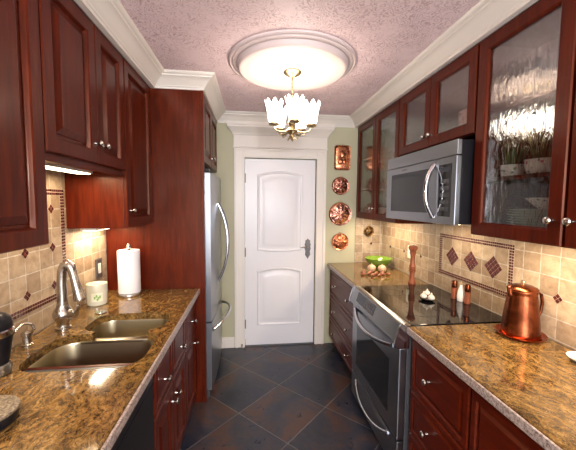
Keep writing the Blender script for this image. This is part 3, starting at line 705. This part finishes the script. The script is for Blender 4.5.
b = B(); b.tube(bow((.790, 1.63, .768), (.790, 2.24, .768), (-.052, 0, -.030), 16), .0125, 12); b.done('handle', 'chrome', od, True, label='bowed steel handle')
b = B(); b.box(.7915, .7945, 1.90, 1.965, .312, .324, .0005); b.done('badge', 'pewter', od)
b = B(); b.box(.796, .834, Y0 + .004, Y1 - .004, .068, .255, .006); wd = b.done('warming_drawer', 'stainless', rg, label='stainless lower drawer')
b = B(); b.tube(bow((.794, 1.66, .222), (.794, 2.21, .222), (-.036, 0, -.058), 16), .0085, 10); b.done('handle', 'chrome', wd, True, label='bowed steel handle')

# microwave
mw = thing('microwave', (1.25, 1.91, 1.458), 'stainless over-the-range microwave hung below the short glass cabinet', 'microwave')
MX, M0, M1, MZ0, MZ1 = 1.050, 1.510, 2.338, 1.458, 1.905
B().box(MX + .030, RW - .004, M0 + .004, M1 - .004, MZ0 + .004, MZ1 - .002, .002).done('microwave_body', 'black_plastic', mw)
B().box(MX + .002, MX + .029, M0, M1, 1.826, MZ1, .004).done('vent_band', 'stainless', mw)
fd = B().box(MX, MX + .029, 1.672, M1, MZ0, 1.822, .004).done('door', 'stainless', mw)
B().box(MX - .0012, MX + .0008, 1.758, 2.255, 1.515, 1.778, .0005).done('door_window', 'oven_glass', fd, label='dark door window')
pc = B().box(MX, MX + .029, M0, 1.670, MZ0, 1.822, .004).done('control_panel', 'stainless', mw)
kp = B().box(MX - .0012, MX + .0008, 1.545, 1.660, 1.500, 1.785, .0005).done('keypad', 'black_glass', pc)
B().box(MX - .0022, MX - .0012, 1.560, 1.645, 1.742, 1.768).done('clock_display', 'display', kp)
b = B()
for i in range(3):
    for j in range(5): b.box(MX - .0022, MX - .0013, 1.562 + i * .028, 1.584 + i * .028, 1.53 + j * .038, 1.552 + j * .038)
b.done('keys', 'charcoal', kp)
b = B(); b.tube(bow((MX - .002, 1.702, 1.490), (MX - .002, 1.702, 1.795), (-.050, .0, 0), 16), .0125, 12); b.done('handle', 'chrome', fd, True, label='bowed steel handle')
B().box(MX - .0012, MX + .0008, 2.03, 2.10, 1.796, 1.805).done('badge', 'pewter', fd)

# ------------------------------------------------------------------ things on the right counters
bw = B(); gxx, gyy = 1.292, 3.02
bw.rings([[(gxx + r * math.cos(2*PI*k/40), gyy + r * math.sin(2*PI*k/40), z) for k in range(40)] for r, z in
          ((.001, CT + .001), (.050, CT + .001), (.052, CT + .008), (.085, CT + .030), (.118, CT + .062), (.136, CT + .096), (.139, CT + .100), (.134, CT + .099), (.115, CT + .066), (.08, CT + .036), (.04, CT + .020), (.001, CT + .018))], cap0=False, cap1=False)
recentre(bw.done('green_bowl', 'green_glaze', smooth=True, label='wide lime green bowl on the far right counter', cat='bowl', angle=60))
def onion(x, y, r, label):
    b = B(); b.lathe([(0, 0), (r*.35, r*.05), (r*.78, r*.33), (r, r*.82), (r*.95, r*1.2), (r*.66, r*1.55), (r*.26, r*1.72), (r*.10, r*1.82), (r*.10, r*1.98), (0, r*2.0)], (x, y, CT + .001), 24)
    return recentre(b.done('onion', 'onion_skin', smooth=True, label=label, cat='onion', group='onions by the green bowl', angle=80))
onion(1.145, 2.835, .040, 'pale brown onion in front of the green bowl, the left one'); onion(1.235, 2.800, .040, 'pale brown onion in front of the green bowl, the right one')
proto = None
k_ = 0
spots = [(1.02, 2.74), (1.055, 2.79), (1.07, 2.71), (1.10, 2.755), (1.125, 2.69), (1.155, 2.735), (1.185, 2.685), (1.215, 2.73), (1.08, 2.65), (1.14, 2.635), (1.01, 2.69), (1.24, 2.68)]
for x, y in spots:
    if proto is None:
        b = B(); b.lathe([(0, -.030), (.004, -.026), (.010, -.018), (.0145, -.004), (.013, .010), (.006, .022), (.003, .030), (0, .036)], (0, 0, 0), 14, Matrix.Rotation(PI/2, 4, 'Y'))
        o = proto = b.done('shallot', 'shallot_skin', smooth=True, label='small reddish shallot lying in the cluster before the onions', cat='shallot', group='shallots spread before the onions', angle=80)
    else:
        o = proto.copy(); COL.objects.link(o)
    o.location = (x, y, CT + .0155); o.rotation_euler = (0, 0, random.uniform(0, 6.28)); s_ = random.uniform(.85, 1.0); o.scale = (s_,) * 3; o.location.z = CT + .001 + .0145 * s_

# pepper mill, tall turned wood
ml = thing('pepper_mill', (1.295, 2.372, CT + .001), 'tall turned dark wood pepper mill standing behind the cooktop corner', 'pepper mill')
B().lathe([(.028, 0), (.030, .004), (.030, .012), (.027, .020), (.021, .045), (.018, .075), (.020, .098), (.027, .108), (.027, .114), (.020, .118), (.027, .124), (.027, .132), (.020, .136), (.026, .142), (.025, .150), (.019, .165), (.0165, .20), (.018, .235), (.024, .256), (.026, .262), (.022, .268), (0, .268)],
          (1.302, 2.368, CT + .001), 28).done('mill_body', 'mill_wood', ml, True)
B().lathe([(0, .2685), (.020, .2685), (.026, .276), (.035, .290), (.036, .302), (.030, .312), (.018, .316), (0, .317)], (1.302, 2.368, CT + .001), 28).done('mill_head', 'mill_wood', ml, True)
B().lathe([(0, .3175), (.008, .3175), (.009, .324), (.006, .330), (0, .331)], (1.302, 2.368, CT + .001), 14).done('top_nut', 'nickel', ml, True)
# small copper grinders and white bottle at the back of the stove
def grinder(x, y, label):
    t = thing('spice_grinder', (x, y, CT + .007), label, 'spice grinder', 'wooden spice grinders at the back of the cooktop')
    B().lathe([(.018, 0), (.020, .004), (.019, .020), (.0165, .045), (.0185, .072), (.0185, .078), (0, .078)], (x, y, CT + .007), 20).done('grinder_body', 'mill_wood', t, True)
    B().lathe([(0, .0785), (.0165, .0785), (.0185, .084), (.018, .118), (.014, .126), (0, .127)], (x, y, CT + .007), 20).done('grinder_cap', 'copper_smooth', t, True)
    return t
g1 = grinder(1.385, 1.953, 'copper topped spice grinder left of the white bottle, back of the cooktop')
copy_tree(g1, (1.400, 1.842, CT + .007), 'copper topped spice grinder right of the white bottle, back of the cooktop')
wb = thing('oil_bottle', (1.395, 1.897, CT + .007), 'small white ceramic oil bottle between the two copper grinders', 'bottle')
B().lathe([(.022, 0), (.024, .004), (.026, .030), (.023, .060), (.014, .090), (.009, .104), (.009, .112), (0, .112)], (1.395, 1.897, CT + .007), 22).done('bottle_body', 'white_ceramic', wb, True)
B().lathe([(0, .1125), (.010, .1125), (.010, .120), (.005, .124), (.004, .138), (0, .139)], (1.395, 1.897, CT + .007), 14).done('stopper', 'brass', wb, True)
# small white ornament on black dish
og = thing('garlic_dish', (1.185, 1.945, CT + .007), 'small black dish on the cooktop holding garlic bulbs', 'dish')
B().lathe([(.030, 0), (.034, .003), (.050, .012), (.0515, .014), (.048, .013), (.030, .006), (0, .005)], (1.178, 1.935, CT + .0067), 28).done('dish', 'black_glass', og, True)
def garlic(x, y, z, s_, label):
    b = B(); b.lathe([(0, 0), (.010*s_, .0), (.020*s_, .007*s_), (.024*s_, .016*s_), (.018*s_, .028*s_), (.007*s_, .036*s_), (.004*s_, .050*s_), (0, .052*s_)], (x, y, z), 30,
                     scallop=lambda k, a, r, zz: (r * (1 + .07 * math.cos(7*a)), zz))
    recentre(b.done('garlic_bulb', 'garlic_skin', smooth=True, label=label, cat='garlic', group='garlic on the black dish', angle=80))
garlic(1.166, 1.958, CT + .0135, .95, 'white garlic bulb at the back left of the black dish')
garlic(1.196, 1.917, CT + .0135, .95, 'white garlic bulb at the right of the black dish')
garlic(1.184, 1.948, CT + .040, .80, 'small white garlic bulb heaped on top of the other two')

# copper coffee pot on tray
tr_ = B(); tx, ty = 1.334, 1.368
tr_.lathe([(.085, 0), (.088, .003), (.106, .014), (.108, .019), (.105, .019), (.088, .008), (.080, .006), (0, .006)], (tx, ty, CT + .001), 48)
recentre(tr_.done('copper_tray', 'copper_red', smooth=True, label='round red copper saucer tray under the copper pot', cat='tray', angle=70))
pt = thing('copper_pot', (tx, ty, CT + .008), 'tall tapered copper pot with lid and side handle on the near right counter', 'pot')
z0 = CT + .0078
B().lathe([(.080, 0), (.083, .004), (.082, .018), (.077, .080), (.069, .150), (.063, .204), (.062, .214), (.065, .220), (.063, .227), (.056, .227), (0, .227)], (tx, ty, z0), 44).done('pot_body', 'copper_smooth', pt, True, angle=50)
ld = B().lathe([(0, .2275), (.064, .2275), (.066, .233), (.061, .241), (.042, .250), (.012, .254), (0, .254)], (tx, ty, z0), 44).done('lid', 'copper_smooth', pt, True)
B().lathe([(.006, .253), (.006, .259), (.011, .264), (.010, .272), (0, .275)], (tx, ty, z0), 16).done('lid_knob', 'brass', ld, True)
hd = Vector((1, -.12, 0)).normalized(); hv = lambda r, z: (tx + hd.x * r * .9, ty + hd.y * r, z0 + z * 1.07)
b = B(); b.tube([hv(.058, .192), hv(.080, .202), hv(.103, .190), hv(.112, .155), hv(.106, .110), hv(.092, .080), hv(.076, .072)], [.006, .007, .0075, .0075, .007, .006, .005], 10); b.done('handle', 'copper_smooth', pt, True)
sd_ = -hd; b = B(); b.rings([[(tx + sd_.x * r + (-sd_.y) * w_, ty + sd_.y * r + sd_.x * w_, z0 + z * 1.07) for r, w_, z in q] for q in (
    [(.050, .020, .212), (.050, -.020, .212), (.058, -.012, .165), (.058, .012, .165)], [(.072, .009, .220), (.072, -.009, .220), (.067, -.006, .185), (.067, .006, .185)], [(.080, .005, .228), (.080, -.005, .228), (.072, -.004, .200), (.072, .004, .200)])])
b.done('spout_lip', 'copper_smooth', pt)
b = B(); b.lathe([(.034, 0), (.038, .002), (.058, .016), (.060, .020), (.056, .019), (.036, .008), (0, .006)], (1.378, 1.098, CT + .001), 30)
recentre(b.done('spoon_rest', 'white_ceramic', smooth=True, label='white ceramic dish just entering the picture at the right edge', cat='dish', angle=70))

# ------------------------------------------------------------------ copper on the end wall
def plaque_round(x, z, r, mat, label, parent_y=YE, name='copper_plate', cat='wall plate', grp='copper plates on the end wall'):
    T = basis((x, parent_y - .002, z), (1, 0, 0), (0, 0, 1), (0, -1, 0)); t = thing(name, (x, parent_y, z), label, cat, grp)
    b = B(T); b.lathe([(r*.6, 0), (r*.95, .004), (r, .014), (r*.985, .018), (r*.93, .016), (r*.86, .008), (r*.80, .010), (r*.70, .020), (r*.45, .026), (r*.2, .030), (0, .031)], (0, 0, 0), 40,
                      scallop=lambda k, a, rr, zz: (rr, zz + (.004 * math.cos(9 * a) if 6 <= k <= 9 else 0)))
    b.done('embossed_face', mat, t, True, angle=60)
    h = B(T); q = [(r * .10 * math.cos(2*PI*k/16), r * 1.06 + r * .10 * math.sin(2*PI*k/16), .006) for k in range(17)]; h.tube(q, .003, 6); h.done('hanging_ring', 'brass', t, True)
plaque_round(.958, 1.756, .098, 'copper_wine', 'round embossed copper plate, second from the top beside the door')
plaque_round(.960, 1.451, .128, 'copper_wine', 'largest round embossed copper plate, third from the top beside the door')
plaque_round(.966, 1.147, .095, 'copper_relief', 'small bright orange copper plate, lowest in the column beside the door')
x, z = .972, 2.057
t = thing('copper_plaque', (x, YE, z), 'rectangular embossed copper mould at the top of the column beside the door', 'wall plate', 'copper plates on the end wall')
T = basis((x, YE - .002, z), (1, 0, 0), (0, 0, 1), (0, -1, 0)); b = B(T)
b.rings([[(px_, py_, w_) for px_, py_ in rrect(-.088 + i, .088 - i, -.132 + i, .132 - i, .026)] for i, w_ in ((.006, 0), (0, .006), (0, .020), (.004, .024), (.012, .020), (.018, .012), (.024, .014))], cap1=True)
b.done('embossed_face', 'copper_relief', t, True, angle=50)
b = B(T); b.blob((0, .03, .02), .030, .035, .014); b.blob((-.02, -.04, .02), .028, .034, .012); b.blob((.024, -.045, .02), .022, .03, .012); b.done('relief_figure', 'copper_relief', t, True)
b = B(T); b.tube([(.009 * math.cos(2*PI*k/16), .141 + .009 * math.sin(2*PI*k/16), .006) for k in range(17)], .003, 6); b.done('hanging_ring', 'brass', t, True)
plaque_round(1.287, 1.262, .058, 'bronze_relief', 'small dark bronze mould hung on the tile under the corner cabinet', YE - .008, 'bronze_mould', 'wall plate', 'bronze mould')

# ------------------------------------------------------------------ inside the glass cabinets
def plate_stack(x, y, z, n, r, mat, group, lab):
    p = None
    for i in range(n):
        if p is None:
            b = B(); b.lathe([(r*.55, 0), (r*.6, .002), (r*.97, .0125), (r, .015), (r*.97, .0155), (r*.62, .005), (0, .004)], (0, 0, 0), 36)
            p = o = b.done('plate', mat, smooth=True, cat='plate', group=group, angle=70)
        else: o = p.copy(); COL.objects.link(o)
        o.location = (x, y, z + i * .0115); o['label'] = lab(i, n)
ordn = ['bottom', 'second', 'third', 'fourth', 'fifth', 'sixth', 'seventh', 'top']
plate_stack(1.305, 1.285, 1.4530, 8, .125, 'plate_glaze', 'plates stacked in the tall glass cabinet', lambda i, n: 'grey green dinner plate in the tall glass cabinet, %s of its stack%s' % (ordn[i], '' if i in (0, 7) else ' counting up'))
b = B(); b.lathe([(.030, 0), (.034, .004), (.060, .024), (.080, .046), (.082, .050), (.078, .048), (.055, .025), (.03, .012), (0, .010)], (1.300, 1.235, 1.4530 + 8*.0115 + .0045), 32)
recentre(b.done('bowl', 'floral', smooth=True, label='patterned bowl resting on the plate stack in the tall glass cabinet', cat='bowl', angle=70))
def cachepot(x, y, r, h, label, n):
    t = thing('flower_pot', (x, y, 1.701), label, 'flower pot', 'floral pots on the glass cabinet shelf')
    b = B(); b.lathe([(r*.75, 0), (r*.8, .004), (r*.97, h*.5), (r, h*.92), (r*1.05, h), (r*.98, h), (r*.93, h*.9), (0, h*.88)], (x, y, 1.701), 28); b.done('pot', 'floral', t, True)
    b = B(); rnd = random.Random(n)
    for k in range(26):
        a = rnd.uniform(0, 2*PI); q = rnd.uniform(.0, r*.7); L = rnd.uniform(.05, .12); sp = rnd.uniform(.01, .055)
        c0 = Vector((x + q*math.cos(a), y + q*math.sin(a), 1.701 + h*.88)); d = Vector((math.cos(a)*sp, math.sin(a)*sp, L)); s_ = Vector((-math.sin(a), math.cos(a), 0)) * .006
        nn_ = Vector((math.cos(a), math.sin(a), 0)) * .0012
        pts = [c0, c0 + d*.5 + s_ + nn_, c0 + d, c0 + d*.5 - s_ + nn_, c0 + d*.5 - nn_]
        v_ = b.vs(pts)
        for f in ((0,1,4),(0,4,3),(1,2,4),(3,4,2),(0,3,1),(1,3,2)): b.face([v_[i] for i in f])
    b.done('leaves', 'leaf', t)
cachepot(1.262, 1.395, .052, .058, 'blue floral pot with green leaves on the upper shelf, nearer the microwave', 3)
cachepot(1.262, 1.240, .062, .066, 'pink flowered pot with green leaves on the upper shelf, further from the microwave', 5)
for (x, y, z, r, h, nm, mat, lab) in ((1.30, 3.06, 1.4530, .075, .075, 'bowl', 'white_ceramic', 'white bowl on the bottom shelf of the far corner glass cabinet'),
                                   (1.30, 2.60, 1.4530, .070, .095, 'bowl', 'white_ceramic', 'deep white bowl in the far corner glass cabinet, door nearer the microwave'),
                                   (1.29, 2.58, 1.721, .060, .11, 'jug', 'white_ceramic', 'white jug on the middle shelf of the far corner glass cabinet'),
                                   (1.29, 2.60, 2.031, .055, .13, 'vase', 'plate_glaze', 'pale vase on the top shelf of the far corner glass cabinet')):
    b = B(); b.lathe([(r*.5, 0), (r*.55, .004), (r*.85, h*.45), (r*.98, h*.95), (r, h), (r*.94, h), (r*.8, h*.5), (r*.4, .012), (0, .011)], (x, y, z), 28)
    if nm == 'jug': b.tube([(x - r*.7, y - .03, z + h*.8), (x - r*1.3, y - .05, z + h*.7), (x - r*1.2, y - .05, z + h*.4), (x - r*.75, y - .03, z + h*.35)], .006, 8)
    recentre(b.done(nm, mat, smooth=True, label=lab, cat=nm, angle=70))
b = B(); b.box(1.19, 1.32, 1.60, 1.72, 1.9775, 2.105, .012); recentre(b.done('printed_tin', 'pink_print', smooth=True, label='pink floral printed tin in the cabinet above the microwave', cat='tin'))

# ------------------------------------------------------------------ lamps
def uc_light(x, y, z, ly, label, power, lx=.07):
    t = thing('under_cabinet_light', (x, y, z), label, 'lamp', 'under-cabinet lights')
    B().box(x - lx/2 - .008, x + lx/2 + .008, y - ly/2 - .01, y + ly/2 + .01, z - .018, z - .001, .002).done('housing', 'trim_white', t)
    B().box(x - lx/2, x + lx/2, y - ly/2, y + ly/2, z - .021, z - .0185).done('diffuser', 'lit_diffuser', t)
    ld = bpy.data.lights.new('under_cabinet_lamp', 'AREA'); ld.shape = 'RECTANGLE'; ld.size = lx; ld.size_y = ly; ld.energy = power; ld.color = (1, .78, .54)
    lo = bpy.data.objects.new('under_cabinet_lamp', ld); COL.objects.link(lo); lo.location = (x, y, z - .024)
UCP = 3.3
uc_light(-.90, 1.56, 1.7345, .50, 'strip light under the short cabinet above the sink', UCP * 1.25)
uc_light(-.97, 2.15, 1.409, .32, 'strip light under the tall left corner cabinet', UCP * .9)
uc_light(-.93, .85, 1.409, .45, 'strip light under the nearest left cabinet', UCP * .8)
uc_light(1.25, 2.84, 1.4345, .60, 'strip light under the far right corner glass cabinet', UCP * 1.2)
uc_light(1.23, 1.26, 1.4345, .36, 'strip light under the tall glass cabinet right of the microwave', UCP * 1.1)
uc_light(1.23, .77, 1.4345, .36, 'strip light under the cabinet at the right picture edge', UCP * 1.0)
uc_light(1.27, 1.92, 1.461, .24, 'cooktop light in the underside of the microwave', UCP * .5, .05)
def point(name, loc, e, col, r):
    l = bpy.data.lights.new(name, 'POINT'); l.energy = e; l.color = col; l.shadow_soft_size = r
    o = bpy.data.objects.new(name, l); COL.objects.link(o); o.location = loc; return o
for k in range(5):
    a = math.radians(-90 + 72 * k); point('chandelier_bulb', (MC[0] + .128*math.cos(a), MC[1] + .128*math.sin(a), 2.20), .35, (1, .86, .74), .03)
def area(name, loc, rot, sx, sy, e, col):
    l = bpy.data.lights.new(name, 'AREA'); l.shape = 'RECTANGLE'; l.size = sx; l.size_y = sy; l.energy = e; l.color = col
    o = bpy.data.objects.new(name, l); COL.objects.link(o); o.location = loc; o.rotation_euler = rot; return o
area('added_window_daylight', ((WX0+WX1)/2, YB - .16, (WZ0+WZ1)/2), (PI/2, 0, 0), WX1 - WX0, WZ1 - WZ0, 90, (.84, .91, 1.0))  # area lamp outside the added window, gives the daylight
cl = thing('added_fill_pendant', (.2, -1.5, CEIL - .001), 'unseen pendant lamp added behind the camera as fill light', 'lamp')  # added pendant, out of view, brightens the room and ceiling
B().lathe([(0, CEIL - .001), (.06, CEIL - .001), (.06, CEIL - .02), (.008, CEIL - .03), (.006, 1.99), (.03, 1.98), (.03, 1.94), (0, 1.94)], (.2, -1.5, 0), 20).done('fill_pendant_cord', 'aged_brass', cl, True)
point('fill_pendant_bulb', (.2, -1.5, 1.84), 125, (1, .93, .88), .09)
w = bpy.data.worlds.new('World'); bpy.context.scene.world = w; w.use_nodes = True
w.node_tree.nodes['Background'].inputs[0].default_value = (.62, .75, 1, 1); w.node_tree.nodes['Background'].inputs[1].default_value = .8

# ------------------------------------------------------------------ camera
F, YAW, PITCH, ROLL = 311.0, .1171, .0711, .0084
fw = Vector((math.sin(YAW)*math.cos(PITCH), math.cos(YAW)*math.cos(PITCH), -math.sin(PITCH))); rt = Vector((math.cos(YAW), -math.sin(YAW), 0)); up = rt.cross(fw)
r2 = rt * math.cos(ROLL) + up * math.sin(ROLL); u2 = -rt * math.sin(ROLL) + up * math.cos(ROLL)
cam = bpy.data.cameras.new('Camera'); cam.sensor_width = 36; cam.lens = F / 576 * 36; cam.clip_start = .05
co = bpy.data.objects.new('Camera', cam); COL.objects.link(co); co.matrix_world = basis((0, 0, 1.568), r2, u2, -fw)
sc = bpy.context.scene; sc.camera = co
sc.view_settings.view_transform = 'Standard'; sc.view_settings.look = 'None'; sc.view_settings.exposure = .33; sc.view_settings.gamma = 1
